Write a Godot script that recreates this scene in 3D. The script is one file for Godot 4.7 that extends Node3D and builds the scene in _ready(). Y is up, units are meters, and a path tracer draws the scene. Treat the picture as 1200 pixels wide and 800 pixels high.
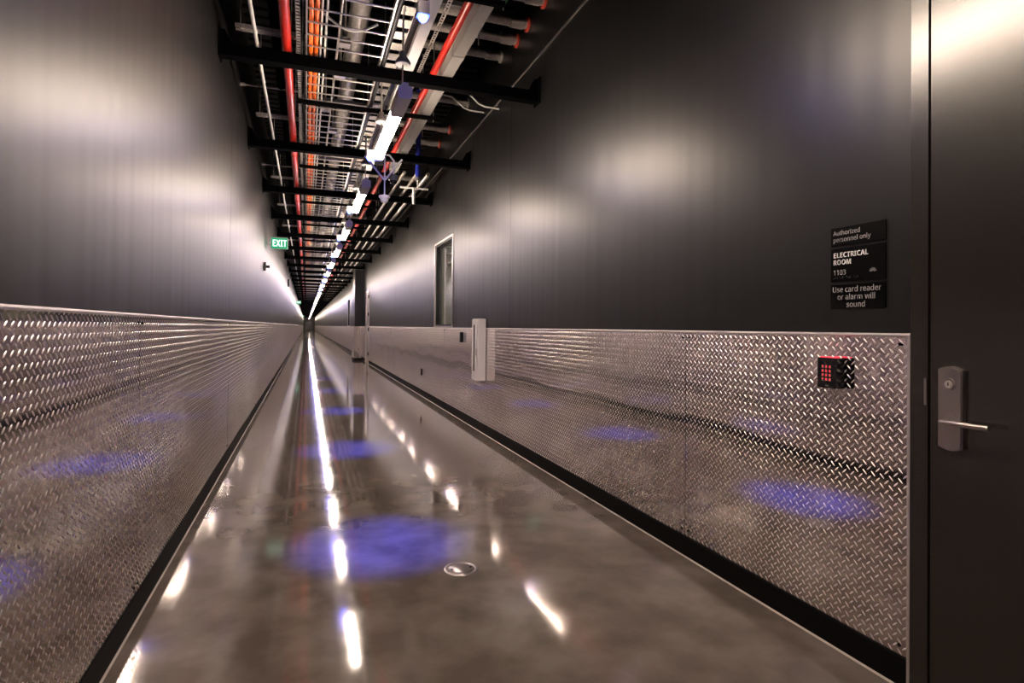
extends Node3D
# A long service corridor. X runs across (left wall at -A, right wall at B), y is up, the corridor runs along -z.
const A := 0.732
const B := 2.190
const EYE := 1.37
const Z_BACK := -6.0
const Z_END := 166.0
const CEIL := 4.95
const WAIN_L := 1.4146
const WAIN_R := 1.3632
const BASE_H := 0.125
const LIGHT_L := 62.0

var used := {}
var M := {}
var rng := RandomNumberGenerator.new()

# ---------------------------------------------------------------- helpers
func V(x: float, h: float, z: float) -> Vector3:
	return Vector3(x, h, -z)

func numbered(called: String) -> String:
	if not used.has(called):
		used[called] = 0
		return called
	used[called] += 1
	return "%s_%03d" % [called, used[called]]

func thing(called: String, label: String, category: String, at := Vector3.ZERO, group := "") -> Node3D:
	var o := Node3D.new()
	o.name = numbered(called)
	add_child(o)
	o.position = at
	tag(o, label, category, group)
	return o

func tag(o: Node, label: String, category: String, group := "") -> void:
	if label: o.set_meta("label", label)
	if category: o.set_meta("category", category)
	if group: o.set_meta("group", group)

func setting(called: String, label: String, category: String, at := Vector3.ZERO) -> Node3D:
	var o := thing(called, label, category, at)
	o.set_meta("kind", "structure")
	return o

func copy(o: Node3D, base: String, at: Vector3, label := "") -> Node3D:
	var c: Node3D = o.duplicate()
	c.name = numbered(base)
	add_child(c)
	c.position = at
	if label: c.set_meta("label", label)
	return c

func S(smooth := false) -> SurfaceTool:
	var st := SurfaceTool.new()
	st.begin(Mesh.PRIMITIVE_TRIANGLES)
	st.set_smooth_group(0 if smooth else -1)
	return st

func tri(st: SurfaceTool, a: Vector3, b: Vector3, c: Vector3) -> void:
	st.add_vertex(a); st.add_vertex(b); st.add_vertex(c)

func face(st: SurfaceTool, p: Array, out: Vector3) -> void:
	# a convex flat face whose front looks along out
	var n: Vector3 = (p[1] - p[0]).cross(p[2] - p[0])
	var q := p.duplicate()
	if n.dot(out) > 0.0: q.reverse()
	for i in range(1, q.size() - 1): tri(st, q[0], q[i], q[i + 1])

func box(st: SurfaceTool, c: Vector3, s: Vector3, t := Basis.IDENTITY) -> void:
	var h := s * 0.5
	var f := func(x, y, z): return c + t * Vector3(x * h.x, y * h.y, z * h.z)
	st.set_smooth_group(-1)
	for k in [-1, 1]:
		face(st, [f.call(k, -1, -1), f.call(k, 1, -1), f.call(k, 1, 1), f.call(k, -1, 1)], t * Vector3(k, 0, 0))
		face(st, [f.call(-1, k, -1), f.call(1, k, -1), f.call(1, k, 1), f.call(-1, k, 1)], t * Vector3(0, k, 0))
		face(st, [f.call(-1, -1, k), f.call(1, -1, k), f.call(1, 1, k), f.call(-1, 1, k)], t * Vector3(0, 0, k))

func span(st: SurfaceTool, x0: float, x1: float, h0: float, h1: float, z0: float, z1: float) -> void:
	box(st, V((x0 + x1) / 2, (h0 + h1) / 2, (z0 + z1) / 2), Vector3(absf(x1 - x0), absf(h1 - h0), absf(z1 - z0)))

func prism(st: SurfaceTool, poly: Array, depth: Vector3) -> void:
	# extrudes a convex flat polygon (Vector3s) by depth
	st.set_smooth_group(-1)
	var mid := Vector3.ZERO
	for v in poly: mid += v
	mid /= poly.size()
	face(st, poly, -depth)
	var far := poly.map(func(v): return v + depth)
	face(st, far, depth)
	for i in poly.size():
		var a: Vector3 = poly[i]
		var b: Vector3 = poly[(i + 1) % poly.size()]
		face(st, [a, b, b + depth, a + depth], (a + b) / 2 - mid)

func bevel_box(st: SurfaceTool, c: Vector3, s: Vector3, r: float, axis := 2) -> void:
	# a box whose four edges along the axis are rounded
	var poly := []
	var u := (axis + 1) % 3
	var w := (axis + 2) % 3
	for k in 4:
		var cu: float = (s[u] / 2 - r) * [1, -1, -1, 1][k]
		var cw: float = (s[w] / 2 - r) * [1, 1, -1, -1][k]
		for j in 4:
			var an := PI / 2 * (k + j / 3.0)
			var p := Vector3.ZERO
			p[u] = cu + r * cos(an); p[w] = cw + r * sin(an); p[axis] = -s[axis] / 2
			poly.append(c + p)
	var d := Vector3.ZERO
	d[axis] = s[axis]
	prism(st, poly, d)

func ring_frame(dir: Vector3) -> Array:
	var d := dir.normalized()
	var u := (Vector3.UP if absf(d.y) < 0.9 else Vector3.RIGHT).cross(d).normalized()
	return [u, d.cross(u)]

func tube(st: SurfaceTool, a: Vector3, b: Vector3, r: float, n := 12, r2 := -1.0, caps := true) -> void:
	if r2 < 0.0: r2 = r
	var f := ring_frame(b - a)
	for i in n:
		var p0: Vector3 = f[0] * cos(TAU * i / n) + f[1] * sin(TAU * i / n)
		var p1: Vector3 = f[0] * cos(TAU * (i + 1) / n) + f[1] * sin(TAU * (i + 1) / n)
		st.set_smooth_group(0)
		face(st, [a + p0 * r, a + p1 * r, b + p1 * r2, b + p0 * r2], p0 + p1)
		if caps:
			st.set_smooth_group(-1)
			if r > 0.0: face(st, [a, a + p0 * r, a + p1 * r], a - b)
			if r2 > 0.0: face(st, [b, b + p0 * r2, b + p1 * r2], b - a)

func path_tube(st: SurfaceTool, pts: Array, r: float, n := 8) -> void:
	# a bent tube, mitred at each point
	st.set_smooth_group(0)
	var rings := []
	var u: Vector3 = ring_frame(pts[1] - pts[0])[0]
	for i in pts.size():
		var d: Vector3 = (pts[mini(i + 1, pts.size() - 1)] - pts[maxi(i - 1, 0)]).normalized()
		u = (u - d * u.dot(d)).normalized()
		var w := d.cross(u)
		var ring := []
		for k in n: ring.append(pts[i] + (u * cos(TAU * k / n) + w * sin(TAU * k / n)) * r)
		rings.append(ring)
	for i in pts.size() - 1:
		for k in n:
			var l: int = (k + 1) % n
			var o: Vector3 = (rings[i][k] + rings[i][l]) / 2 - pts[i]
			face(st, [rings[i][k], rings[i][l], rings[i + 1][l], rings[i + 1][k]], o)
	st.set_smooth_group(-1)
	face(st, rings[0], pts[0] - pts[1])
	face(st, rings[-1], pts[-1] - pts[-2])

func lathe(st: SurfaceTool, c: Vector3, prof: Array, n := 16) -> void:
	# prof: Vector2(radius, height) from the bottom up, round the vertical axis at c
	st.set_smooth_group(0)
	for i in prof.size() - 1:
		var p: Vector2 = prof[i]
		var q: Vector2 = prof[i + 1]
		var out2 := Vector2(q.y - p.y, -(q.x - p.x))
		for k in n:
			var a0 := TAU * k / n
			var a1 := TAU * (k + 1) / n
			var am := (a0 + a1) / 2
			var o := Vector3(cos(am) * out2.x, out2.y, sin(am) * out2.x)
			var f := func(r: Vector2, an: float): return c + Vector3(r.x * cos(an), r.y, r.x * sin(an))
			var vs := [f.call(p, a0), f.call(p, a1), f.call(q, a1), f.call(q, a0)]
			if p.x < 1e-6: vs = [vs[0], vs[2], vs[3]]
			elif q.x < 1e-6: vs = [vs[0], vs[1], vs[2]]
			face(st, vs, o)

func obj(called: String, st: SurfaceTool, m: Material, parent: Node, label := "") -> MeshInstance3D:
	st.generate_normals()
	st.set_material(m)
	return put(called, st.commit(), m, parent, label)

func put(called: String, mesh: Mesh, m: Material, parent: Node, label := "") -> MeshInstance3D:
	var o := MeshInstance3D.new()
	o.mesh = mesh
	o.material_override = m
	o.name = numbered(called) if parent == self else called
	o.cast_shadow = GeometryInstance3D.SHADOW_CASTING_SETTING_ON
	if label: o.set_meta("label", label)
	parent.add_child(o, true)
	return o

func part_box(called: String, x0: float, x1: float, h0: float, h1: float, z0: float, z1: float, m: Material, parent: Node3D, label := "") -> MeshInstance3D:
	# world extents, put under a parent that may stand anywhere
	var st := S()
	span(st, x0, x1, h0, h1, z0, z1)
	var o := obj(called, st, m, parent, label)
	o.position = -parent.position
	return o

func noise_tex(freq: float, seed_: int, octaves: int, size := 512, normal := false, ramp: Gradient = null, ty := FastNoiseLite.TYPE_SIMPLEX_SMOOTH) -> NoiseTexture2D:
	var n := FastNoiseLite.new()
	n.noise_type = ty
	n.frequency = freq
	n.seed = seed_
	n.fractal_octaves = octaves
	n.fractal_type = FastNoiseLite.FRACTAL_FBM
	var t := NoiseTexture2D.new()
	t.width = size; t.height = size
	t.seamless = true
	t.noise = n
	t.as_normal_map = normal
	if ramp: t.color_ramp = ramp
	return t

func ramp(cs: Array, at: Array) -> Gradient:
	var g := Gradient.new()
	g.offsets = PackedFloat32Array(at)
	g.colors = PackedColorArray(cs)
	return g

func lin(r: float, g: float, b: float) -> Color:
	return Color(r, g, b).linear_to_srgb()

func mat(called: String, c: Color, rough: float, metal := 0.0, spec := 0.5) -> StandardMaterial3D:
	var m := StandardMaterial3D.new()
	m.resource_name = called
	m.albedo_color = c
	m.roughness = rough
	m.metallic = metal
	m.metallic_specular = spec
	M[called] = m
	return m

func glow(called: String, c: Color, energy: float) -> StandardMaterial3D:
	var m := mat(called, Color(c.r * 0.3, c.g * 0.3, c.b * 0.3), 0.4)
	m.emission_enabled = true
	m.emission = c
	m.emission_energy_multiplier = energy
	return m

func triplanar(m: StandardMaterial3D, scale_: Vector3) -> void:
	m.uv1_triplanar = true
	m.uv1_world_triplanar = true
	m.uv1_scale = scale_

# ---------------------------------------------------------------- materials
func make_materials() -> void:
	# satin charcoal wall paint over boards that are not quite flat: long upright ripples
	var w := mat("wall_paint", lin(0.0042, 0.0041, 0.0043), 0.365, 0.0, 0.52)
	w.heightmap_enabled = true
	w.heightmap_texture = noise_tex(0.011, 3, 2, 1024)
	w.heightmap_scale = 0.24
	triplanar(w, Vector3(0.31, 0.016, 0.31))
	mat("door_paint", lin(0.012, 0.0098, 0.0072), 0.26, 0.0, 0.65)
	M.door_paint.heightmap_enabled = true
	M.door_paint.heightmap_texture = noise_tex(0.05, 8, 3, 512)
	M.door_paint.heightmap_scale = 0.012
	triplanar(M.door_paint, Vector3(3, 3, 3))
	mat("ceiling_paint", lin(0.006, 0.0056, 0.005), 0.9, 0.0, 0.2)
	mat("black_steel", lin(0.0022, 0.0022, 0.0024), 0.8, 0.0, 0.08)
	mat("black_rubber", lin(0.003, 0.003, 0.003), 0.6, 0.0, 0.2)
	mat("black_plastic", lin(0.006, 0.006, 0.007), 0.25)
	mat("sign_black", lin(0.002, 0.002, 0.0022), 0.18)
	mat("sign_text", lin(0.62, 0.60, 0.58), 0.6)
	mat("sign_text_grey", lin(0.30, 0.29, 0.28), 0.6)
	mat("sign_text_dim", lin(0.035, 0.035, 0.036), 0.6)
	mat("aluminium", lin(0.80, 0.745, 0.715), 0.30, 1.0)
	mat("trim_metal", lin(0.86, 0.81, 0.78), 0.42, 1.0)
	mat("plate_metal", lin(0.88, 0.805, 0.785), 0.075, 1.0)
	M.plate_metal.roughness_texture = noise_tex(0.02, 21, 3, 512, false, ramp([Color(0.8, 0.8, 0.8), Color(1, 1, 1)], [0.2, 0.8]))
	triplanar(M.plate_metal, Vector3(0.8, 0.8, 0.8))
	mat("lug_metal", lin(0.95, 0.90, 0.875), 0.28, 1.0)
	mat("galvanized", lin(0.62, 0.58, 0.53), 0.42, 0.6)
	M.galvanized.albedo_texture = noise_tex(0.03, 5, 3, 256, false, ramp([Color(0.86, 0.86, 0.86), Color(1, 1, 1)], [0.3, 0.7]))
	triplanar(M.galvanized, Vector3(4, 4, 4))
	mat("wireway_grey", lin(0.30, 0.285, 0.265), 0.5, 0.3)
	mat("zinc_wire", lin(0.62, 0.58, 0.53), 0.32, 0.8)
	mat("brushed_steel", lin(0.42, 0.39, 0.375), 0.32, 1.0)
	mat("red_paint", lin(0.55, 0.022, 0.012), 0.30)
	mat("sleeve_red", lin(0.50, 0.055, 0.025), 0.6)
	mat("orange_jacket", lin(0.95, 0.17, 0.012), 0.45)
	mat("white_jacket", lin(0.7, 0.68, 0.64), 0.45)
	mat("dark_cable", lin(0.012, 0.012, 0.013), 0.5)
	mat("white_plastic", lin(0.72, 0.71, 0.70), 0.35)
	mat("white_enamel", lin(0.66, 0.64, 0.65), 0.35)
	mat("grey_plastic", lin(0.12, 0.115, 0.11), 0.4)
	mat("blue_paint", lin(0.02, 0.03, 0.30), 0.35)
	mat("green_jacket", lin(0.06, 0.28, 0.07), 0.5)
	mat("tan_wall", lin(0.30, 0.27, 0.17), 0.8)
	mat("sealant", lin(0.34, 0.29, 0.25), 0.45)
	mat("exit_letter", Color.WHITE, 0.4)
	glow("tube_light", lin(1.0, 0.805, 0.64), LIGHT_L)
	glow("lamp_face", lin(1.0, 0.93, 0.85), 2.2)
	glow("blue_light", lin(0.05, 0.10, 1.0), 22.0)
	glow("room_light", lin(1.0, 0.93, 0.78), 1.0)
	glow("exit_sign_green", lin(0.015, 0.36, 0.15), 0.8)
	glow("exit_sign_letter", lin(0.75, 1.0, 0.90), 1.5)
	glow("red_led_bar", lin(1.0, 0.03, 0.06), 1.3)
	glow("red_led_key", lin(1.0, 0.03, 0.05), 0.9)
	var g := mat("glass", Color(0.85, 0.9, 0.85, 0.08), 0.03)
	g.transparency = BaseMaterial3D.TRANSPARENCY_ALPHA
	# polished concrete: brown-grey mottling, worn polish
	var f := mat("concrete", Color.WHITE, 1.0)
	f.albedo_texture = noise_tex(0.006, 11, 6, 1024, false, ramp([lin(0.096, 0.079, 0.065), lin(0.122, 0.102, 0.086), lin(0.150, 0.129, 0.110)], [0.25, 0.5, 0.78]))
	f.roughness = 0.095
	f.roughness_texture = noise_tex(0.01, 14, 5, 1024, false, ramp([Color(0.62, 0.62, 0.62), Color(1, 1, 1)], [0.25, 0.8]))
	f.heightmap_enabled = true
	f.heightmap_texture = noise_tex(0.008, 17, 3, 512)
	f.heightmap_scale = 0.022
	triplanar(f, Vector3(0.37, 0.37, 0.37))

# ---------------------------------------------------------------- tread plate
func wave(u: float, v: float, variant: int) -> float:
	# sheets are a little bowed (metres)
	return 0.0019 * sin(u * 2.3 + variant * 1.7) * cos(v * 2.0 + variant) + 0.0011 * sin(u * 4.3 + v * 3.1 + variant * 2.4)

func plate_mesh(width: float, height: float, variant: int) -> ArrayMesh:
	# looks along -x; runs along z (-width/2 .. width/2), stands on y = 0
	var st := S(true)
	var nu := maxi(4, int(width / 0.11))
	var nv := 12
	var f := func(i, j):
		var u := width * (float(i) / nu - 0.5)
		var v := height * float(j) / nv
		return Vector3(-0.004 - wave(u, v, variant), v, u)
	for i in nu:
		for j in nv:
			face(st, [f.call(i, j), f.call(i + 1, j), f.call(i + 1, j + 1), f.call(i, j + 1)], Vector3.LEFT)
	# returned edges
	st.set_smooth_group(-1)
	for s in [-1, 1]:
		var z: float = s * width / 2
		face(st, [Vector3(0, 0, z), Vector3(-0.004, 0, z), Vector3(-0.004, height, z), Vector3(0, height, z)], Vector3(0, 0, s))
	st.generate_normals()
	return st.commit()

func lug_mesh() -> ArrayMesh:
	# one raised tread lug: a pointed lens lying along z, proud along -x
	var st := S(true)
	var n := 6
	var m := 4
	var L := 0.0145
	var W := 0.0038
	var f := func(i, j):
		var s: float = 2.0 * i / n - 1.0
		var t: float = 2.0 * j / m - 1.0
		var half: float = W * (1.0 - s * s * 0.92)
		return Vector3(0.0006 - 0.0030 * (1.0 - t * t) * (1.0 - s * s * s * s), half * t, L * s)
	for i in n:
		for j in m:
			face(st, [f.call(i, j), f.call(i + 1, j), f.call(i + 1, j + 1), f.call(i, j + 1)], Vector3.LEFT)
	st.generate_normals()
	return st.commit()

func lug_field(width: float, height: float, variant: int, lug: Mesh) -> MultiMesh:
	var p := 0.0385
	var nu := int(width / p)
	var nv := int(height / p)
	var xf: Array[Transform3D] = []
	for k in 2:
		for i in nu:
			for j in nv:
				var u := (i + 0.25 + 0.5 * k) * width / nu - width / 2
				var v := (j + 0.25 + 0.5 * k) * height / nv
				var t := Transform3D(Basis(Vector3.RIGHT, PI / 4 if k == 0 else -PI / 4), Vector3(-0.004 - wave(u, v, variant), v, u))
				xf.append(t)
	var mm := MultiMesh.new()
	mm.transform_format = MultiMesh.TRANSFORM_3D
	mm.mesh = lug
	mm.instance_count = xf.size()
	for i in xf.size(): mm.set_instance_transform(i, xf[i])
	return mm

var plate_cache := {}
var lug: Mesh
func tread_plate(side: int, z0: float, z1: float, parent: Node3D, variant: int, lugs := true) -> void:
	var top := WAIN_R if side > 0 else WAIN_L
	var height := top - BASE_H
	var width := z1 - z0 - 0.003
	var key := "%d %.3f %d" % [side, width, variant]
	if not plate_cache.has(key):
		plate_cache[key] = [plate_mesh(width, height, variant), lug_field(width, height, variant, lug) if lugs else null]
	var o := put("tread_plate", plate_cache[key][0], M.plate_metal, parent)
	o.position = V(B if side > 0 else -A, BASE_H, (z0 + z1) / 2) - parent.position
	if side < 0: o.rotation.y = PI
	if lugs:
		var mi := MultiMeshInstance3D.new()
		mi.name = "raised_lugs"
		mi.multimesh = plate_cache[key][1]
		mi.material_override = M.lug_metal
		mi.set_meta("kind", "stuff")
		o.add_child(mi, true)
		for s in ([-1, 1] if z0 < 14.0 else []):
			for h in [0.035, height - 0.04]:
				var st := S()
				tube(st, Vector3(-0.002, h, s * (width / 2 - 0.03)), Vector3(-0.0085, h, s * (width / 2 - 0.03)), 0.007, 6)
				obj("screw", st, M.black_steel, o)

# ---------------------------------------------------------------- build
func _ready() -> void:
	rng.seed = 7
	# camera: measured from the corridor's vanishing lines
	var cam := Camera3D.new()
	cam.name = "camera"
	add_child(cam)
	cam.near = 0.05
	cam.far = 400.0
	cam.projection = Camera3D.PROJECTION_FRUSTUM
	cam.size = 800.0 / 685.506 * cam.near
	cam.frustum_offset = Vector2(0.0, -(400.0 - 376.05) / 685.506 * cam.near)
	cam.transform = Transform3D(Basis(Vector3(0.943225, 0.010957, 0.331974), Vector3(-0.014247, 0.999871, 0.007478), Vector3(-0.331849, -0.011783, 0.943259)).orthonormalized(), V(0, EYE, 0))
	cam.current = true
	var we := WorldEnvironment.new()
	we.name = "environment"
	var env := Environment.new()
	env.background_mode = Environment.BG_COLOR
	env.background_color = Color.BLACK
	env.tonemap_mode = Environment.TONE_MAPPER_LINEAR
	env.tonemap_exposure = 1.35
	env.sdfgi_enabled = true
	env.ssao_enabled = true
	env.ssil_enabled = true
	we.environment = env
	add_child(we)
	make_materials()
	lug = lug_mesh()
	build_shell()
	build_right_wall()
	build_left_wall()
	build_door()
	build_lights()
	build_beams()
	build_services()
	build_wall_things()

func build_shell() -> void:
	var fl := setting("floor", "polished brown-grey concrete floor running the length of the corridor", "floor")
	part_box("slab", -A - 0.3, B + 0.3, -0.12, 0.0, Z_BACK - 0.3, Z_END + 0.3, M.concrete, fl)
	var ce := setting("ceiling", "dark ribbed metal deck high above pipes and trays", "ceiling")
	var st := S()
	span(st, -A - 0.3, B + 0.3, CEIL + 0.04, CEIL + 0.14, Z_BACK - 0.3, Z_END + 0.3)
	obj("deck", st, M.ceiling_paint, ce)
	st = S()
	var z := Z_BACK
	while z < 60.0:
		span(st, -A - 0.05, B + 0.05, CEIL, CEIL + 0.045, z, z + 0.12)
		z += 0.2
	obj("deck_ribs", st, M.ceiling_paint, ce)
	var we := setting("wall_end", "dark grey wall closing the far end of the corridor", "wall")
	part_box("wall_face", -A - 0.3, B + 0.3, 0, CEIL + 0.1, Z_END, Z_END + 0.2, M.wall_paint, we)
	var d := setting("door_3", "dark double door in the far end wall", "door")
	part_box("door_leaf", -0.25, 0.71, 0.01, 2.4, Z_END - 0.05, Z_END - 0.002, M.door_paint, d)
	part_box("door_leaf", 0.72, 1.68, 0.01, 2.4, Z_END - 0.05, Z_END - 0.002, M.door_paint, d)
	part_box("door_frame", -0.33, -0.26, 0.0, 2.48, Z_END - 0.07, Z_END - 0.002, M.black_steel, d)
	part_box("door_frame", 1.69, 1.76, 0.0, 2.48, Z_END - 0.07, Z_END - 0.002, M.black_steel, d)
	part_box("door_frame", -0.33, 1.76, 2.41, 2.48, Z_END - 0.07, Z_END - 0.002, M.black_steel, d)
	var wb := setting("wall_back", "dark grey wall behind the viewpoint", "wall")
	part_box("wall_face", -A - 0.3, B + 0.3, 0, CEIL + 0.1, Z_BACK - 0.2, Z_BACK, M.wall_paint, wb)
	# baseboards: black rubber base with a bead of sealant at the floor
	for side in [-1, 1]:
		var nb := setting("baseboard_right" if side > 0 else "baseboard_left", "black rubber baseboard under the tread plate of the %s wall" % ("door-side" if side > 0 else "unbroken long"), "baseboard")
		var wall := B if side > 0 else -A
		for seg in ([[1.617, 22.0], [23.1, 24.2], [25.4, Z_END], [Z_BACK, 0.53]] if side > 0 else [[Z_BACK, Z_END]]):
			var s2 := S()
			var z0: float = seg[0]
			var z1: float = seg[1]
			prism(s2, [V(wall + side * 0.05, 0.0, z0), V(wall - side * 0.010, 0.0, z0), V(wall - side * 0.010, BASE_H - 0.008, z0), V(wall - side * 0.006, BASE_H, z0), V(wall + side * 0.05, BASE_H, z0)], V(0, 0, z1 - z0))
			obj("base_strip", s2, M.black_rubber, nb)
			s2 = S()
			prism(s2, [V(wall - side * 0.009, 0.0, z0), V(wall - side * 0.018, 0.0, z0), V(wall - side * 0.009, 0.007, z0)], V(0, 0, z1 - z0))
			obj("sealant_bead", s2, M.sealant, nb)

func painted(parent: Node3D, side: int, z0: float, z1: float, h0: float, h1: float) -> void:
	# one painted wall board with narrow joints
	var w := B if side > 0 else -A
	part_box("painted_panel", w, w + side * 0.12, h0, h1, z0 + 0.0035, z1 - 0.0035, M.wall_paint, parent)

func cap_strip(parent: Node3D, side: int, h: float, z0: float, z1: float) -> void:
	# half-round aluminium strip over the plates' top edge
	var w := B if side > 0 else -A
	var poly := [V(w + side * 0.02, h + 0.003, z0), V(w + side * 0.02, h - 0.012, z0)]
	for k in 7:
		var an := -PI / 2 + PI * k / 6.0
		poly.append(V(w - side * (0.005 + 0.0075 * cos(an)), h - 0.0045 + 0.0075 * sin(an), z0))
	var st := S()
	prism(st, poly, V(0, 0, z1 - z0))
	obj("cap_trim", st, M.trim_metal, parent, "bare aluminium cap strip")

func build_right_wall() -> void:
	var w := setting("wall_right", "dark satin grey wall with a tread plate wainscot and a door", "wall")
	# backing of the joints
	for seg in [[Z_BACK, 0.5], [1.62, 9.06], [10.45, 22.0], [23.1, 32.2], [33.9, Z_END]]:
		part_box("backing", B + 0.02, B + 0.14, 0, CEIL + 0.04, seg[0] + 0.03, seg[1] - 0.03, M.black_steel, w)
	painted(w, 1, Z_BACK, 0.53, 0.0, 4.13)
	painted(w, 1, 0.53, 1.605, 3.08, 4.13)
	for seg in [[1.605, 6.31], [6.31, 9.06], [10.45, 12.82], [12.82, 15.43], [15.43, 18.7], [18.7, 22.0], [23.1, 26.3], [26.3, 29.6], [29.6, 32.2], [33.9, 37.2]]:
		painted(w, 1, seg[0], seg[1], WAIN_R - 0.02, 4.13)
	painted(w, 1, 9.06, 10.45, 2.86, 4.13)
	painted(w, 1, 22.0, 23.1, 2.7, 4.13)
	painted(w, 1, 32.2, 33.9, 2.86, 4.13)
	painted(w, 1, 37.2, Z_END, WAIN_R - 0.02, 4.13)
	# upper band above the joint trim
	var z := Z_BACK
	var step := [12.31, 6.5, 6.5, 6.5, 20.0, 120.19]
	for s in step:
		painted(w, 1, z, z + s, 4.142, CEIL + 0.04)
		z += s
	part_box("joint_trim", B - 0.008, B + 0.03, 4.127, 4.145, Z_BACK, Z_END, M.aluminium, w)
	# wainscot
	var segs := [[1.617, 3.01], [3.01, 6.31], [6.31, 9.61], [9.61, 12.91], [12.91, 16.21], [16.21, 19.51], [19.51, 22.0], [23.1, 24.2], [25.4, 28.7], [28.7, 32.0], [32.0, 35.3], [35.3, 38.6]]
	for i in 38: segs.append([38.6 + 3.3 * i, 41.9 + 3.3 * i])
	for i in segs.size():
		tread_plate(1, segs[i][0], segs[i][1], w, i % 2)
	tread_plate(1, Z_BACK, 0.52, w, 0, false)
	tread_plate(1, 164.0, Z_END, w, 0, false)
	# studs behind the plates
	for seg in [[1.62, 22.0], [23.1, Z_END], [Z_BACK, 0.5]]:
		part_box("plate_backing", B + 0.001, B + 0.1, 0, WAIN_R, seg[0], seg[1], M.black_steel, w)
	for seg in [[1.605, 22.0], [23.1, 24.2], [25.4, Z_END], [Z_BACK, 0.53]]:
		cap_strip(w, 1, WAIN_R, seg[0], seg[1])
	part_box("edge_trim", B - 0.011, B + 0.02, 0.0, WAIN_R, 1.605, 1.6165, M.trim_metal, w)
	# pilaster with metal-clad foot
	var pl := setting("wall_pilaster", "dark boxed pilaster with a metal clad lower half on the door-side wall", "pilaster", V(2.0, 0, 24.8))
	part_box("shaft", 1.83, B - 0.001, WAIN_R, 3.64, 24.2, 25.4, M.wall_paint, pl)
	part_box("cladding", 1.822, B - 0.001, 0.1, WAIN_R, 24.19, 25.41, M.plate_metal, pl)
	for q in [[0.36, V(2.006, 0.1, 24.19), PI / 2], [1.2, V(1.822, 0.1, 24.8), 0.0]]:
		var cp := put("tread_plate", plate_mesh(q[0], WAIN_R - 0.1, 0), M.plate_metal, pl)
		cp.position = q[1] - pl.position
		cp.rotation.y = q[2]
		var cl := MultiMeshInstance3D.new()
		cl.name = "raised_lugs"
		cl.multimesh = lug_field(q[0], WAIN_R - 0.1, 0, lug)
		cl.material_override = M.lug_metal
		cl.set_meta("kind", "stuff")
		cp.add_child(cl, true)
	part_box("foot", 1.83, B - 0.001, 0.0, 0.1, 24.2, 25.4, M.black_rubber, pl)
	# door flush in the wall beyond the window
	var d := setting("door_2", "flush metal door with visible hinges just before the boxed pilaster", "door", V(B, 0, 22.55))
	part_box("door_frame", B - 0.035, B + 0.1, 0, 2.7, 22.0, 22.06, M.aluminium, d)
	part_box("door_frame", B - 0.035, B + 0.1, 0, 2.7, 23.04, 23.1, M.aluminium, d)
	part_box("door_frame", B - 0.035, B + 0.1, 2.64, 2.7, 22.06, 23.04, M.aluminium, d)
	part_box("door_leaf", B - 0.004, B + 0.05, 0.01, 2.63, 22.065, 23.035, M.galvanized, d)
	for h in [0.3, 1.2, 1.75, 2.4]:
		var st := S()
		tube(st, V(B - 0.04, h, 22.0), V(B - 0.04, h + 0.13, 22.0), 0.018, 8)
		obj("hinge", st, M.black_steel, d).position = -d.position
	window_in_wall("window_1", "tall narrow metal framed window above the wainscot, beside the white cabinet", 9.06, 10.45)
	window_in_wall("window_2", "tall narrow window far along the wall past the boxed pilaster", 32.2, 33.9, false)

func window_in_wall(called: String, label: String, z0: float, z1: float, lit := true) -> void:
	var w := setting(called, label, "window", V(B, 0, (z0 + z1) / 2))
	var h0 := WAIN_R
	var h1 := 2.86
	var m: Material = M.aluminium
	for q in [[h0, h0 + 0.03, z0, z1], [h1 - 0.03, h1, z0, z1], [h0 + 0.03, h1 - 0.03, z0, z0 + 0.035], [h0 + 0.03, h1 - 0.03, z1 - 0.035, z1]]:
		part_box("window_frame", B - 0.014, B + 0.012, q[0], q[1], q[2], q[3], m, w)
	for q in [[h0, h0 + 0.05, z0, z1], [h1 - 0.05, h1, z0, z1], [h0 + 0.05, h1 - 0.05, z0, z0 + 0.05], [h0 + 0.05, h1 - 0.05, z1 - 0.05, z1]]:
		part_box("jamb", B + 0.0125, B + 0.12, q[0], q[1], q[2], q[3], M.wall_paint, w)
	part_box("pane", B + 0.085, B + 0.093, h0 + 0.05, h1 - 0.05, z0 + 0.05, z1 - 0.05, M.glass, w)
	if not lit: return
	# the small lit room that shows through the glass
	var x1 := B + 2.2
	part_box("room_wall", x1, x1 + 0.1, 0.3, 3.1, z0 - 0.6, z1 + 1.6, M.tan_wall, w)
	part_box("room_wall", B + 0.145, x1, 0.3, 3.1, z1 + 1.5, z1 + 1.6, M.tan_wall, w)
	part_box("room_wall", B + 0.145, x1, 0.3, 3.1, z0 - 0.6, z0 - 0.5, M.tan_wall, w)
	part_box("room_ceiling", B + 0.14, x1, 3.0, 3.1, z0 - 0.6, z1 + 1.6, M.tan_wall, w)
	part_box("room_floor", B + 0.14, x1, 0.3, 0.4, z0 - 0.6, z1 + 1.6, M.tan_wall, w)
	part_box("room_lamp", B + 1.0, B + 1.4, 2.95, 3.0, z0 + 0.3, z1, M.room_light, w)
	var al := AreaLight3D.new()
	al.name = "room_lamp_light"
	al.area_size = Vector2(0.4, z1 - z0 - 0.3)
	al.light_color = lin(1.0, 0.93, 0.78)
	al.light_energy = 0.8
	al.shadow_enabled = true
	w.add_child(al)
	al.position = V(B + 1.2, 2.94, (z0 + 0.3 + z1) / 2) - w.position
	al.rotation.x = -PI / 2

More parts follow.
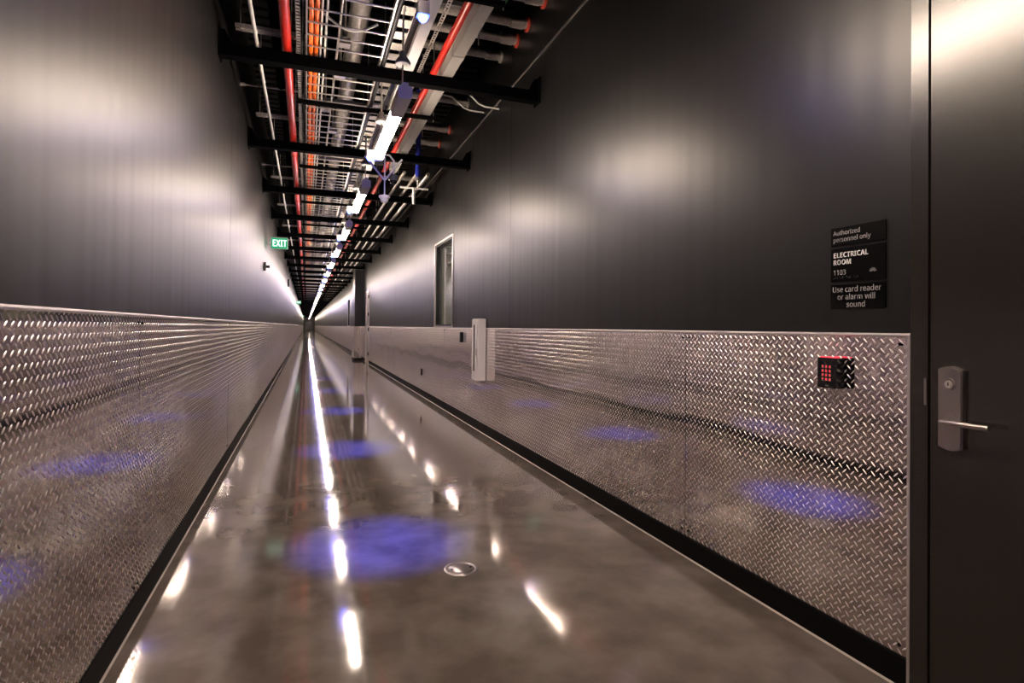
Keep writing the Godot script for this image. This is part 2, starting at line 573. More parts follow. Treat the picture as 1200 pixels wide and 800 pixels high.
func build_left_wall() -> void:
	var w := setting("wall_left", "unbroken dark satin grey wall with a tread plate wainscot", "wall")
	part_box("backing", -A - 0.3, -A - 0.02, 0, CEIL + 0.04, Z_BACK, Z_END, M.black_steel, w)
	part_box("plate_backing", -A - 0.1, -A - 0.001, 0, WAIN_L, Z_BACK, Z_END, M.black_steel, w)
	painted(w, -1, Z_BACK, 3.14 + 3.33, WAIN_L - 0.02, CEIL + 0.04)
	var z := 3.14 - 3.33 * 3
	var i := 0
	while z < 162.0:
		if z > 6.0 and z < 33.0: painted(w, -1, z, z + 3.33, WAIN_L - 0.02, CEIL + 0.04)
		if z + 3.33 > 0.0: tread_plate(-1, z, z + 3.33, w, i % 2)
		i += 1
		z += 3.33
	painted(w, -1, 3.14 + 3.33 * 9, Z_END, WAIN_L - 0.02, CEIL + 0.04)
	tread_plate(-1, z, Z_END, w, 0, false)
	tread_plate(-1, Z_BACK, 3.14 - 3.33, w, 0, false)
	cap_strip(w, -1, WAIN_L, Z_BACK, Z_END)

# ---------------------------------------------------------------- the electrical room door
func build_door() -> void:
	var d := setting("door_1", "tall dark bronze metal door with a lever lock beside the room signs", "door", V(B, 0, 1.06))
	var p: Material = M.door_paint
	part_box("door_frame", B - 0.012, B + 0.15, 0, 3.08, 1.537, 1.603, p, d)
	part_box("door_frame", B - 0.012, B + 0.15, 0, 3.08, 0.532, 0.598, p, d)
	part_box("door_frame", B - 0.012, B + 0.15, 3.014, 3.08, 0.598, 1.537, p, d)
	part_box("door_stop", B + 0.045, B + 0.15, 0, 3.014, 0.598, 1.537, M.black_steel, d)
	# leaf built round the vision panel
	var leaf := Node3D.new()
	leaf.name = "door_leaf"
	d.add_child(leaf)
	var x0 := B - 0.006
	var x1 := B + 0.04
	var st := S()
	span(st, x0, x1, 0.012, 1.68, 0.604, 1.531)
	span(st, x0, x1, 1.98, 3.008, 0.604, 1.531)
	span(st, x0, x1, 1.68, 1.98, 0.604, 1.08)
	span(st, x0, x1, 1.68, 1.98, 1.238, 1.531)
	obj("leaf_panel", st, p, leaf).position = -d.position
	part_box("vision_frame", x0 - 0.006, x0 + 0.02, 1.68, 1.98, 1.222, 1.238, M.door_paint, leaf).position = -d.position
	part_box("vision_frame", x0 - 0.006, x0 + 0.02, 1.68, 1.98, 1.08, 1.092, M.door_paint, leaf).position = -d.position
	part_box("vision_frame", x0 - 0.006, x0 + 0.02, 1.68, 1.70, 1.092, 1.222, M.door_paint, leaf).position = -d.position
	part_box("vision_frame", x0 - 0.006, x0 + 0.02, 1.96, 1.98, 1.092, 1.222, M.door_paint, leaf).position = -d.position
	part_box("vision_pane", x0 + 0.01, x0 + 0.016, 1.70, 1.96, 1.092, 1.222, M.glass, leaf).position = -d.position
	# strike on the frame
	part_box("strike_plate", B - 0.0145, B - 0.010, 1.10, 1.20, 1.541, 1.549, M.brushed_steel, d)
	# escutcheon with a bowed top
	var lk := Node3D.new()
	lk.name = "lockset"
	d.add_child(lk)
	lk.position = V(B - 0.006, 0, 1.450) - d.position
	st = S()
	var poly := []
	for k in 9:
		var t := k / 8.0 * 2.0 - 1.0
		poly.append(Vector3(0, 1.238 + 0.012 * (1.0 - t * t), 0.042 * t))
	for k in 9:
		var t := 1.0 - k / 8.0 * 2.0
		poly.append(Vector3(0, 0.962 - 0.012 * (1.0 - t * t), 0.042 * t))
	prism(st, poly, Vector3(-0.016, 0, 0))
	var inner := poly.map(func(v): return Vector3(-0.016, 1.1 + (v.y - 1.1) * 0.975, v.z * 0.9))
	prism(st, inner, Vector3(-0.004, 0, 0))
	obj("escutcheon", st, M.brushed_steel, lk)
	st = S()
	tube(st, Vector3(-0.019, 1.187, 0.0), Vector3(-0.024, 1.187, 0.0), 0.021, 20)
	var cy := obj("lock_cylinder", st, M.brushed_steel, lk)
	st = S()
	tube(st, Vector3(-0.024, 1.187, 0.0), Vector3(-0.0265, 1.187, 0.0), 0.013, 16)
	obj("cylinder_plug", st, M.galvanized, cy)
	st = S()
	box(st, Vector3(-0.0268, 1.187, 0.0), Vector3(0.001, 0.012, 0.003))
	obj("keyway", st, M.black_plastic, cy)
	st = S()
	tube(st, Vector3(-0.018, 1.055, 0.0), Vector3(-0.024, 1.055, 0.0), 0.024, 18)
	obj("rose", st, M.brushed_steel, lk)
	st = S()
	var lv := []
	for q in [[-0.022, 0.0], [-0.045, 0.0], [-0.060, -0.001], [-0.066, 0.006], [-0.068, 0.02], [-0.067, 0.06], [-0.064, 0.11], [-0.058, 0.15]]:
		lv.append(Vector3(q[0], 1.055, q[1]))
	path_tube(st, lv, 0.0095, 12)
	obj("lever", st, M.brushed_steel, lk, "straight brushed lever handle")

# ---------------------------------------------------------------- lights
const FX := 0.70
const FH := 3.19
const PITCH := 3.1
func build_lights() -> void:
	var run := thing("strut_channel", "pale grey strut channel resting on the beams beside the linear lamps", "channel", V(0.865, 3.7606, 0))
	var st := S()
	span(st, -0.045, 0.045, 0.0, 0.004, Z_BACK + 0.1, Z_END - 0.2)
	span(st, -0.045, -0.041, 0.004, 0.05, Z_BACK + 0.1, Z_END - 0.2)
	span(st, 0.041, 0.045, 0.004, 0.05, Z_BACK + 0.1, Z_END - 0.2)
	obj("channel", st, M.white_enamel, run)
	# one linear lamp with its parts
	var proto := thing("linear_lamp", "white glowing linear tube lamp hung in the row under the ceiling services", "lamp", V(FX, FH, 4.52), "row of linear lamps down the corridor")
	st = S()
	tube(st, V(0, 0, 0.45), V(0, 0, 1.78), 0.052, 14, -1.0, true)
	obj("diffuser", st, M.tube_light, proto)
	st = S()
	bevel_box(st, V(0, 0, 0.24), Vector3(0.11, 0.10, 0.44), 0.02)
	obj("end_section", st, M.white_plastic, proto)
	st = S()
	bevel_box(st, V(0, 0, 1.83), Vector3(0.11, 0.10, 0.08), 0.02)
	obj("end_cap", st, M.white_plastic, proto)
	st = S()
	bevel_box(st, V(0, 0.064, 0.95), Vector3(0.05, 0.022, 1.86), 0.006)
	obj("housing", st, M.white_plastic, proto)
	for z in [0.17, 1.58]:
		st = S()
		lathe(st, V(0, 0.28, z), [Vector2(0.056, 0.0), Vector2(0.060, 0.008), Vector2(0.058, 0.02), Vector2(0.05, 0.034), Vector2(0.03, 0.062), Vector2(0.022, 0.10), Vector2(0.0, 0.10)], 20)
		var can := obj("canopy", st, M.grey_plastic, proto, "bell-shaped grey canopy")
		st = S()
		tube(st, V(0, 0.272, z), V(0, 0.281, z), 0.056, 20)
		obj("canopy_face", st, M.white_plastic, can, "white round underside")
		st = S()
		tube(st, V(0, 0.05, z), V(0, 0.28, z), 0.006, 8)
		tube(st, V(0, 0.36, z), V(0, 0.675, z), 0.008, 8)
		obj("suspension_rod", st, M.galvanized, proto)
	var al := AreaLight3D.new()
	al.name = "tube_glow"
	al.area_size = Vector2(0.09, 1.33)
	al.light_color = lin(1.0, 0.805, 0.64)
	al.light_energy = 20.0 * 0.09 * 1.33 / PI
	al.shadow_enabled = true
	proto.add_child(al)
	al.position = V(0, -0.058, 1.115)
	al.rotation.x = -PI / 2
	# blue beacon on the lamp's far end
	var blue := thing("blue_beacon", "small blue beacon lamp at the end of a linear lamp", "lamp", V(FX - 0.092, FH - 0.01, 6.33), "blue beacon lamps along the row")
	st = S()
	bevel_box(st, Vector3(0, 0.012, 0), Vector3(0.07, 0.075, 0.07), 0.012, 1)
	obj("beacon_box", st, M.white_plastic, blue)
	st = S()
	lathe(st, Vector3(0, -0.026, 0), [Vector2(0, -0.034), Vector2(0.012, -0.031), Vector2(0.022, -0.022), Vector2(0.027, -0.008), Vector2(0.027, 0.0), Vector2(0, 0.0)], 14)
	obj("beacon_lens", st, M.blue_light, blue)
	var sp := SpotLight3D.new()
	sp.name = "beacon_beam"
	sp.light_color = lin(0.035, 0.06, 1.0)
	sp.light_energy = 34.0
	sp.spot_angle = 11.5
	sp.spot_angle_attenuation = 1.0
	sp.spot_range = 8.0
	sp.spot_attenuation = 2.0
	sp.light_size = 0.02
	sp.shadow_enabled = true
	blue.add_child(sp)
	sp.position = Vector3(0, -0.066, 0)
	sp.rotation = Vector3(-PI / 2 + 0.14, 0, 0)
	sp.rotate_z(-0.045)
	var om := OmniLight3D.new()
	om.name = "beacon_glow"
	om.light_color = lin(0.05, 0.09, 1.0)
	om.light_energy = 0.14
	om.omni_range = 8.0
	om.omni_attenuation = 2.0
	om.light_size = 0.025
	om.shadow_enabled = true
	blue.add_child(om)
	om.position = Vector3(0, -0.04, 0)
	var k := -3
	while 4.7 + PITCH * k + 2.3 < Z_END:
		if k != 0:
			var dz := PITCH * k
			copy(proto, "linear_lamp", V(FX, FH, 4.52 + dz - (0.25 if k == -1 else 0.0)), "glowing linear lamp that starts just past the pendant sensor" if k == 1 else "glowing linear lamp level with the EXIT sign above the wall strobe" if k == 2 else "")
			if k < 26 and k != 0: copy(blue, "blue_beacon", V(FX - 0.092, FH - 0.01, 6.33 + dz + (0.10 if k == -1 else 0.0)))
		k += 1
	proto.set_meta("label", "glowing linear lamp that ends just before the pendant sensor")
	blue.set_meta("label", "small blue beacon lamp beside the pendant sensor and its braces")

# ---------------------------------------------------------------- beams
func build_beams() -> void:
	var proto := thing("crossbeam", "black square steel crossbeam bracketed between the two corridor walls", "beam", V(0, 3.6585, 5.46), "row of black crossbeams")
	var st := S()
	span(st, -A + 0.012, B - 0.012, 0.0, 0.102, 0.0, 0.102)
	obj("square_tube", st, M.black_steel, proto)
	for s in [-1, 1]:
		var w := B if s > 0 else -A
		st = S()
		span(st, w - s * 0.013, w - s * 0.0005, -0.02, 0.24, -0.03, 0.13)
		obj("end_plate", st, M.black_steel, proto)
		st = S()
		prism(st, [V(w - s * 0.012, 0.10, 0.04), V(w - s * 0.012, 0.235, 0.04), V(w - s * 0.04, 0.235, 0.04), V(w - s * 0.11, 0.10, 0.04)], V(0, 0, 0.02))
		obj("gusset", st, M.black_steel, proto)
	var shared := "black square steel crossbeam bracketed between the two corridor walls"
	var own := {-3: shared, 1: "black steel crossbeam just before the upright blue pipe", 7: "black steel crossbeam right above the boxed pilaster"}
	var k := -4
	while 5.46 + 2.657 * k < Z_END - 1.0:
		if k != 0: copy(proto, "crossbeam", V(0, 3.6585, 5.46 + 2.657 * k), own.get(k, ""))
		k += 1
	# the beam that the bent conduits mark out
	proto.set_meta("label", "black steel crossbeam just before the two bent conduits on the door-side wall")

# ---------------------------------------------------------------- pipes, trays and cables on the beams
func long_pipe(called: String, label: String, category: String, x: float, h: float, r: float, m: Material, z1 := Z_END - 0.1, n := 14, couple := 0.0, z0 := Z_BACK + 0.1, group := "") -> Node3D:
	var t := thing(called, label, category, V(x, h, 0), group)
	var st := S()
	tube(st, V(0, 0, z0), V(0, 0, z1), r, n)
	obj("pipe", st, m, t)
	if couple > 0.0:
		var z := z0 + 1.9
		while z < minf(z1, 40.0):
			st = S()
			tube(st, V(0, 0, z), V(0, 0, z + 0.07), r * 1.18, n)
			obj("coupling", st, m, t)
			z += couple
	return t

func build_services() -> void:
	var top := 3.6585 + 0.102
	# ladder tray over the middle
	var tray := thing("ladder_tray", "bare metal ladder cable tray with thin rungs lying across the beams", "cable tray", V(0.285, top, 0))
	for x in [-0.315, 0.315]:
		var st := S()
		span(st, x - 0.006, x + 0.006, 0.0, 0.016, Z_BACK + 0.1, Z_END - 0.1)
		span(st, x - 0.003, x + 0.003, 0.016, 0.045, Z_BACK + 0.1, Z_END - 0.1)
		span(st, x - 0.006, x + 0.006, 0.045, 0.055, Z_BACK + 0.1, Z_END - 0.1)
		obj("side_rail", st, M.zinc_wire, tray)
	var rung := S()
	tube(rung, V(-0.315, 0.012, 0), V(0.315, 0.012, 0), 0.0075, 8)
	rung.generate_normals()
	var rung_mesh := rung.commit()
	var st2 := S()
	var n := 0
	var z := -1.02
	while z < Z_END - 0.3:
		if z < 34.0:
			put("rung", rung_mesh, M.zinc_wire, tray).position = V(0, 0, z)
		else:
			span(st2, -0.315, 0.315, 0.005, 0.019, z, z + 0.014)
		n += 1
		z += 0.2105
	obj("far_rungs", st2, M.zinc_wire, tray).set_meta("kind", "stuff")
	# orange ducts lying in the tray
	for x in [0.005, 0.048]:
		long_pipe("orange_duct", "orange corrugated cable duct lying along the edge of the ladder tray", "cable duct", x, top + 0.04, 0.0185, M.orange_jacket, Z_END - 0.1, 10, 0.0, Z_BACK + 0.1, "orange ducts in the ladder tray")
	for x in [0.083, 0.120]:
		long_pipe("white_cable", "thin white cable lying in the ladder tray beside the orange ducts", "cable", x, top + 0.03, 0.009, M.white_jacket, 60.0, 8, 0.0, Z_BACK + 0.1, "white cables in the ladder tray")
	long_pipe("thin_conduit", "single thin grey conduit crossing along over the ladder tray", "conduit", 0.235, top + 0.16, 0.011, M.galvanized, 60.0, 8)
	long_pipe("round_duct", "wide dull grey round duct above the ladder tray", "duct", 0.455, 4.45, 0.10, M.galvanized, 60.0, 18)
	# narrow slatted tray right of the ladder tray
	var nt := thing("slatted_tray", "narrow galvanized tray with wide flat slats beside the ladder tray", "cable tray", V(0.72, top + 0.10, 0))
	for x in [-0.06, 0.06]:
		var st := S()
		span(st, x - 0.003, x + 0.003, 0.0, 0.07, Z_BACK + 0.1, Z_END - 0.2)
		obj("side_rail", st, M.galvanized, nt)
	var sl := S()
	box(sl, Vector3(0, 0.004, 0), Vector3(0.12, 0.006, 0.13))
	sl.generate_normals()
	var slat := sl.commit()
	z = 0.4
	while z < 36.0:
		put("slat", slat, M.galvanized, nt).position = V(0, 0, z)
		z += 0.2105
	for q in [[0.635, 0.03, 0.022], [0.805, 0.20, 0.02], [0.85, 0.085, 0.022]]:
		long_pipe("black_cable", "thick black power cable running beside the slatted tray", "cable", q[0], top + q[1], q[2], M.dark_cable, 80.0, 10, 0.0, Z_BACK + 0.1, "black cables beside the slatted tray")
	# wire mesh rail on the left of the ladder tray
	var rail := thing("perforated_rail", "dark perforated strut rail beside the orange ducts", "rail", V(-0.095, top, 0))
	var st3 := S()
	for q in [[-0.018, -0.014], [0.014, 0.018]]:
		span(st3, q[0], q[1], 0.0, 0.04, Z_BACK + 0.1, 90.0)
	obj("strut", st3, M.grey_plastic, rail)
	st3 = S()
	z = 3.5
	while z < 14.0:
		span(st3, -0.014, 0.014, 0.002, 0.006, z, z + 0.028)
		z += 0.05
	obj("web", st3, M.galvanized, rail).set_meta("kind", "stuff")
	# pipes
	long_pipe("red_sprinkler_main", "bright red sprinkler pipe between the ladder tray and the unbroken wall", "pipe", -0.193, 3.8035, 0.042, M.red_paint, Z_END - 0.1, 16, 3.2)
	long_pipe("grey_conduit", "thin pale grey conduit running close to the unbroken wall", "conduit", -0.43, 3.777, 0.0155, M.white_jacket, Z_END - 0.1, 10, 3.05)
	long_pipe("black_pipe", "black pipe running between red pipe and grey conduit", "pipe", -0.31, 4.1, 0.04, M.black_steel, 90.0, 12)
	long_pipe("red_return_pipe", "red sprinkler pipe behind the wide grey channel on the door side", "pipe", 1.178, 3.93, 0.036, M.red_paint, 60.0, 16, 2.7)
	var ch := thing("wide_channel", "wide grey sheet-metal wireway resting on the beams on the door side", "wireway", V(1.238, top, 0))
	var st4 := S()
	z = Z_BACK + 0.2
	while z < 9.0:
		span(st4, -0.052, 0.052, 0.001, 0.10, z, z + 3.0)
		span(st4, -0.056, 0.056, 0.098, 0.108, z, z + 3.0)
		z += 3.004
	obj("wireway_body", st4, M.wireway_grey, ch)
	for q in [5.05, 8.05]:
		st4 = S()
		span(st4, -0.055, 0.055, -0.002, 0.10, q - 0.03, q + 0.03)
		obj("joint_cover", st4, M.wireway_grey, ch)
	long_pipe("steel_conduit", "steel conduit running over the beams beyond the grey wireway", "conduit", 1.42, top + 0.03, 0.024, M.galvanized, 90.0, 10, 3.05, 9.2, "far conduits on the door side")
	long_pipe("steel_conduit", "steel conduit running over the beams beyond the grey wireway", "conduit", 1.62, top + 0.03, 0.024, M.galvanized, 90.0, 10, 3.05, 9.2, "far conduits on the door side")
	long_pipe("bluish_conduit", "bluish steel conduit close under the joint trim of the door-side wall", "conduit", 1.80, top + 0.033, 0.03, M.aluminium, 90.0, 10, 3.05, 9.2)
	long_pipe("ceiling_pipe", "dull pipe high under the ceiling deck", "pipe", 1.02, 4.55, 0.055, M.galvanized, 60.0, 12, 3.0)
	# perforated straps hanging over the door-side
	for q in [[0.93, 4.06], [1.06, 4.0]]:
		var sp := thing("perforated_strap", "narrow perforated steel strap running along over the lamps", "strap", V(q[0], q[1], 0), "perforated straps over the lamps")
		var s5 := S()
		span(s5, -0.018, -0.010, 0, 0.004, 3.6, 9.5)
		span(s5, 0.010, 0.018, 0, 0.004, 3.6, 9.5)
		obj("strip", s5, M.galvanized, sp)
		s5 = S()
		z = 3.6
		while z < 9.4:
			span(s5, -0.012, 0.012, 0.0005, 0.0035, z, z + 0.02)
			z += 0.045
		obj("bridges", s5, M.galvanized, sp).set_meta("kind", "stuff")
	# green duct whose end shows high on the door side
	var gd := thing("green_duct", "pale green perforated duct end high on the door side", "duct", V(1.62, 4.33, 0))
	var s6 := S()
	span(s6, -0.06, 0.06, 0.0, 0.07, 1.5, 5.1)
	obj("duct_body", s6, M.green_jacket, gd)
	for i in 4:
		s6 = S()
		box(s6, V(-0.042 + i * 0.028, 0.02, 5.104), Vector3(0.014, 0.014, 0.012))
		obj("end_tab", s6, M.white_jacket, gd)
	# pipes that pass through the door-side wall in fire-stopped sleeves
	var ends := [[4.62, 5.35], [4.61, 5.82], [4.59, 6.15], [4.66, 6.72], [4.65, 8.25], [4.63, 9.43], [4.63, 10.22], [4.64, 11.4], [4.64, 12.9]]
	for i in ends.size():
		var red: bool = i in [0, 1, 2, 5, 6, 8]
		var pz := thing("wall_penetration_pipe", ("grey pipe entering the door-side wall high up through a red fire-stopped sleeve" if red else "grey pipe entering the door-side wall high up through a plain collar"), "pipe", V(B, ends[i][0], ends[i][1]), "pipes through the wall with red sleeves" if red else "pipes through the wall with plain collars")
		var s7 := S()
		tube(s7, Vector3(-1.05, 0, 0), Vector3(0.0, 0, 0), 0.048, 14)
		obj("pipe", s7, M.galvanized, pz)
		s7 = S()
		tube(s7, Vector3(-0.20, 0, 0), Vector3(-0.06, 0, 0), 0.058, 14)
		obj("coupling", s7, M.zinc_wire, pz)
		s7 = S()
		tube(s7, Vector3(-0.02, 0, 0), Vector3(0.0, 0, 0), 0.075, 16)
		obj("sleeve", s7, M.sleeve_red if red else M.galvanized, pz)
	# bent flexible conduits by the first beam on the door side
	for q in [[6.8, 4.07, 1.95], [7.45, 4.25, 1.93]]:
		var fc := thing("flexible_conduit", "thin bent conduit reaching toward the joint trim behind the first beam", "conduit", V(q[2], q[1], q[0]), "bent conduits behind the first beam")
		var s8 := S()
		path_tube(s8, [Vector3(-0.6, 0.17, 0), Vector3(-0.17, 0.13, 0), Vector3(-0.10, 0.08, 0), Vector3(-0.02, 0.01, 0), Vector3(0.06, -0.015, 0), Vector3(B - q[2], -0.02, 0)], 0.0105, 8)
		obj("conduit", s8, M.white_jacket, fc)
	# cross struts over the red pipe (trapeze hangers)
	for q in [[5.42, 4.05, 0.035], [7.6, 4.05, 0.03], [10.7, 4.05, 0.02], [13.1, 4.05, 0.02], [15.8, 4.05, 0.025], [18.4, 4.05, 0.025]]:
		var tz := thing("trapeze_strut", "short grey strut hung on rods across the red pipe beside the unbroken wall", "hanger", V(-0.36, q[1] - 0.14, q[0]), "trapeze struts under the red pipe")
		var s9 := S()
		span(s9, -0.24, 0.24, -0.02, 0.0, -q[2], q[2])
		span(s9, -0.24, 0.24, -0.035, -0.02, -q[2], -q[2] + 0.004)
		span(s9, -0.24, 0.24, -0.035, -0.02, q[2] - 0.004, q[2])
		obj("strut", s9, M.galvanized, tz)
		for x in [-0.2, 0.2]:
			s9 = S()
			tube(s9, Vector3(x, -0.05, 0), Vector3(x, CEIL - q[1] + 0.14, 0), 0.005, 6)
			obj("rod", s9, M.galvanized, tz)
	for q in [[7.17, 4.07], [9.8, 4.12], [10.55, 4.05], [12.2, 4.05]]:
		var wc := thing("wall_branch_conduit", "thin conduit branching from the tray into the unbroken wall", "conduit", V(-A, q[1], q[0]), "branch conduits into the unbroken wall")
		var s10 := S()
		tube(s10, Vector3(0, 0, 0), Vector3(0.62, 0, 0), 0.011, 8)
		obj("conduit", s10, M.zinc_wire, wc)
		s10 = S()
		tube(s10, Vector3(0.0, 0, 0), Vector3(0.05, 0, 0), 0.02, 10)
		obj("connector", s10, M.galvanized, wc)
	# threaded rods and crossing struts over the ladder tray
	z = 4.95
	while z < 40.0:
		var cs := thing("cross_strut", "dark strut with threaded rods hung over the ladder tray and wireway", "hanger", V(0.6, 4.16, z), "cross struts over the trays")
		var s11 := S()
		span(s11, -0.72, 0.85, 0.0, 0.012, -0.025, 0.025)
		span(s11, -0.72, 0.85, 0.012, 0.04, -0.025, -0.021)
		span(s11, -0.72, 0.85, 0.012, 0.04, 0.021, 0.025)
		obj("strut", s11, M.grey_plastic, cs)
		for x in [-0.66, 0.1, 0.8]:
			s11 = S()
			tube(s11, Vector3(x, -0.3 if x != 0.1 else -0.05, 0), Vector3(x, CEIL - 4.16, 0), 0.006, 6)
			obj("rod", s11, M.zinc_wire, cs)
		z += 2.657
	var us := thing("under_tray_strut", "black strut slung on hooked rods under the trays between two crossbeams", "hanger", V(0.62, 3.717, 4.05), "black struts under the trays")
	var s15 := S()
	span(s15, -0.74, 0.72, 0.0, 0.004, -0.021, 0.021)
	span(s15, -0.74, 0.72, 0.004, 0.04, -0.021, -0.018)
	span(s15, -0.74, 0.72, 0.004, 0.04, 0.018, 0.021)
	obj("strut", s15, M.black_steel, us)
	for x in [-0.70, 0.16, 0.71]:
		s15 = S()
		tube(s15, Vector3(x, -0.02, 0), Vector3(x, CEIL - 3.717, 0), 0.006, 6)
		obj("rod", s15, M.grey_plastic, us)
	for k in 14: copy(us, "under_tray_strut", V(0.62, 3.717, 6.55 + 2.657 * k))
	# pale loop of cable over the tray
	var lc := thing("cable_loop", "pale cable looping across above the ladder tray", "cable", V(0.1, 3.93, 5.05))
	var pts := []
	for i in 12:
		var t := i / 11.0
		pts.append(Vector3(0.44 * t, -0.10 * sin(t * PI) + 0.02, -0.03 * t))
	var s12 := S()
	path_tube(s12, pts, 0.011, 8)
	obj("cable", s12, M.white_jacket, lc)
	# junction boxes above the tray
	for q in [[0.30, 4.0, 5.62], [0.30, 4.0, 6.35], [0.18, 4.0, 7.4], [0.30, 4.0, 8.2]]:
		var jb := thing("junction_box", "small pale junction box with a stub conduit above the ladder tray", "junction box", V(q[0], q[1], q[2]), "junction boxes above the ladder tray")
		var s13 := S()
		bevel_box(s13, Vector3.ZERO, Vector3(0.10, 0.06, 0.10), 0.01, 1)
		obj("box_body", s13, M.zinc_wire, jb)
		s13 = S()
		tube(s13, Vector3(0, 0.03, 0), Vector3(0, CEIL - q[1], 0), 0.014, 8)
		obj("stub", s13, M.zinc_wire, jb)
	# blue pipe drop and pale pipe frame behind the second beam
	var bp := thing("blue_pipe", "short upright blue pipe behind the second beam on the door side", "pipe", V(1.56, 3.63, 8.8))
	var s14 := S()
	tube(s14, Vector3.ZERO, Vector3(0, CEIL - 3.63, 0), 0.038, 14)
	obj("pipe", s14, M.blue_paint, bp)
	s14 = S()
	tube(s14, Vector3(0, -0.05, 0), Vector3(0, 0.0, 0), 0.045, 14)
	obj("end_fitting", s14, M.grey_plastic, bp)
	var wf := thing("white_pipe_frame", "white pipe tee hanging under the blue pipe on the door side", "pipe", V(1.5, 3.46, 8.8))
	s14 = S()
	tube(s14, Vector3(-0.2, 0, 0), Vector3(0.22, 0, 0), 0.015, 10)
	obj("cross_pipe", s14, M.white_plastic, wf)
	s14 = S()
	tube(s14, Vector3(0, -0.24, 0), Vector3(0, 0.0, 0), 0.022, 10)
	obj("drop_pipe", s14, M.white_plastic, wf)
	s14 = S()
	tube(s14, Vector3(0.06, 0, 0), Vector3(0.06, 0.16, 0), 0.012, 8)
	obj("riser", s14, M.white_plastic, wf)
	# sensor on a rod under the lamp row
	var sr := thing("pendant_sensor", "white sensor block hanging on a thin rod beside the linear lamps", "sensor", V(0.85, 2.88, 7.0))
	s14 = S()
	tube(s14, Vector3(0, 0.03, 0), Vector3(0, 0.89, 0), 0.008, 8)
	obj("rod", s14, M.white_plastic, sr)
	s14 = S()
	lathe(s14, Vector3.ZERO, [Vector2(0, -0.055), Vector2(0.03, -0.05), Vector2(0.045, -0.03), Vector2(0.05, 0.0), Vector2(0.066, 0.012), Vector2(0.066, 0.03), Vector2(0.02, 0.045), Vector2(0, 0.045)], 14)
	obj("head", s14, M.white_plastic, sr)
	# security camera on a bracket
	var sc := thing("security_camera", "grey dome security camera on a white bracket beside the lamp row", "camera", V(0.97, 3.13, 7.12))
	s14 = S()
	lathe(s14, Vector3.ZERO, [Vector2(0, -0.05), Vector2(0.03, -0.042), Vector2(0.045, -0.02), Vector2(0.048, 0.0), Vector2(0, 0.0)], 16)
	obj("dome", s14, M.black_plastic, sc)
	s14 = S()
	lathe(s14, Vector3.ZERO, [Vector2(0.05, 0.0), Vector2(0.06, 0.01), Vector2(0.06, 0.06), Vector2(0.02, 0.075), Vector2(0, 0.075)], 16)
	obj("mount_ring", s14, M.grey_plastic, sc)
	s14 = S()
	path_tube(s14, [Vector3(0, 0.07, 0), Vector3(0, 0.24, 0), Vector3(-0.05, 0.30, 0), Vector3(-0.2, 0.32, 0)], 0.012, 8)
	obj("bracket", s14, M.white_plastic, sc)
	for q in [[0.62, 3.36, 7.0, 0.845, 3.10], [1.05, 3.36, 7.0, 0.855, 3.10]]:
		var ar := thing("white_brace", "white slanting brace of the sensor rod beside the lamp row", "brace", V(q[0], q[1], q[2]), "braces of the pendant sensor")
		s14 = S()
		path_tube(s14, [Vector3.ZERO, Vector3(q[3] - q[0], q[4] - q[1], 0)], 0.011, 8)
		obj("bar", s14, M.white_plastic, ar)

# ---------------------------------------------------------------- signs and devices
func wall_text(s: String, size: float, m: Material, parent: Node3D, called: String, at: Vector3, bold := false, align := HORIZONTAL_ALIGNMENT_LEFT) -> void:
	var tm := TextMesh.new()
	var f := SystemFont.new()
	f.font_names = PackedStringArray(["Droid Sans"])
	if bold: f.font_weight = 700
	tm.font = f
	tm.text = s
	tm.font_size = 64
	tm.pixel_size = size / 64.0
	tm.depth = 0.0012
	tm.curve_step = 1.5
	tm.horizontal_alignment = align
	tm.vertical_alignment = VERTICAL_ALIGNMENT_CENTER
	var o := put(called, tm, m, parent)
	o.position = at
	o.rotation.y = -PI / 2

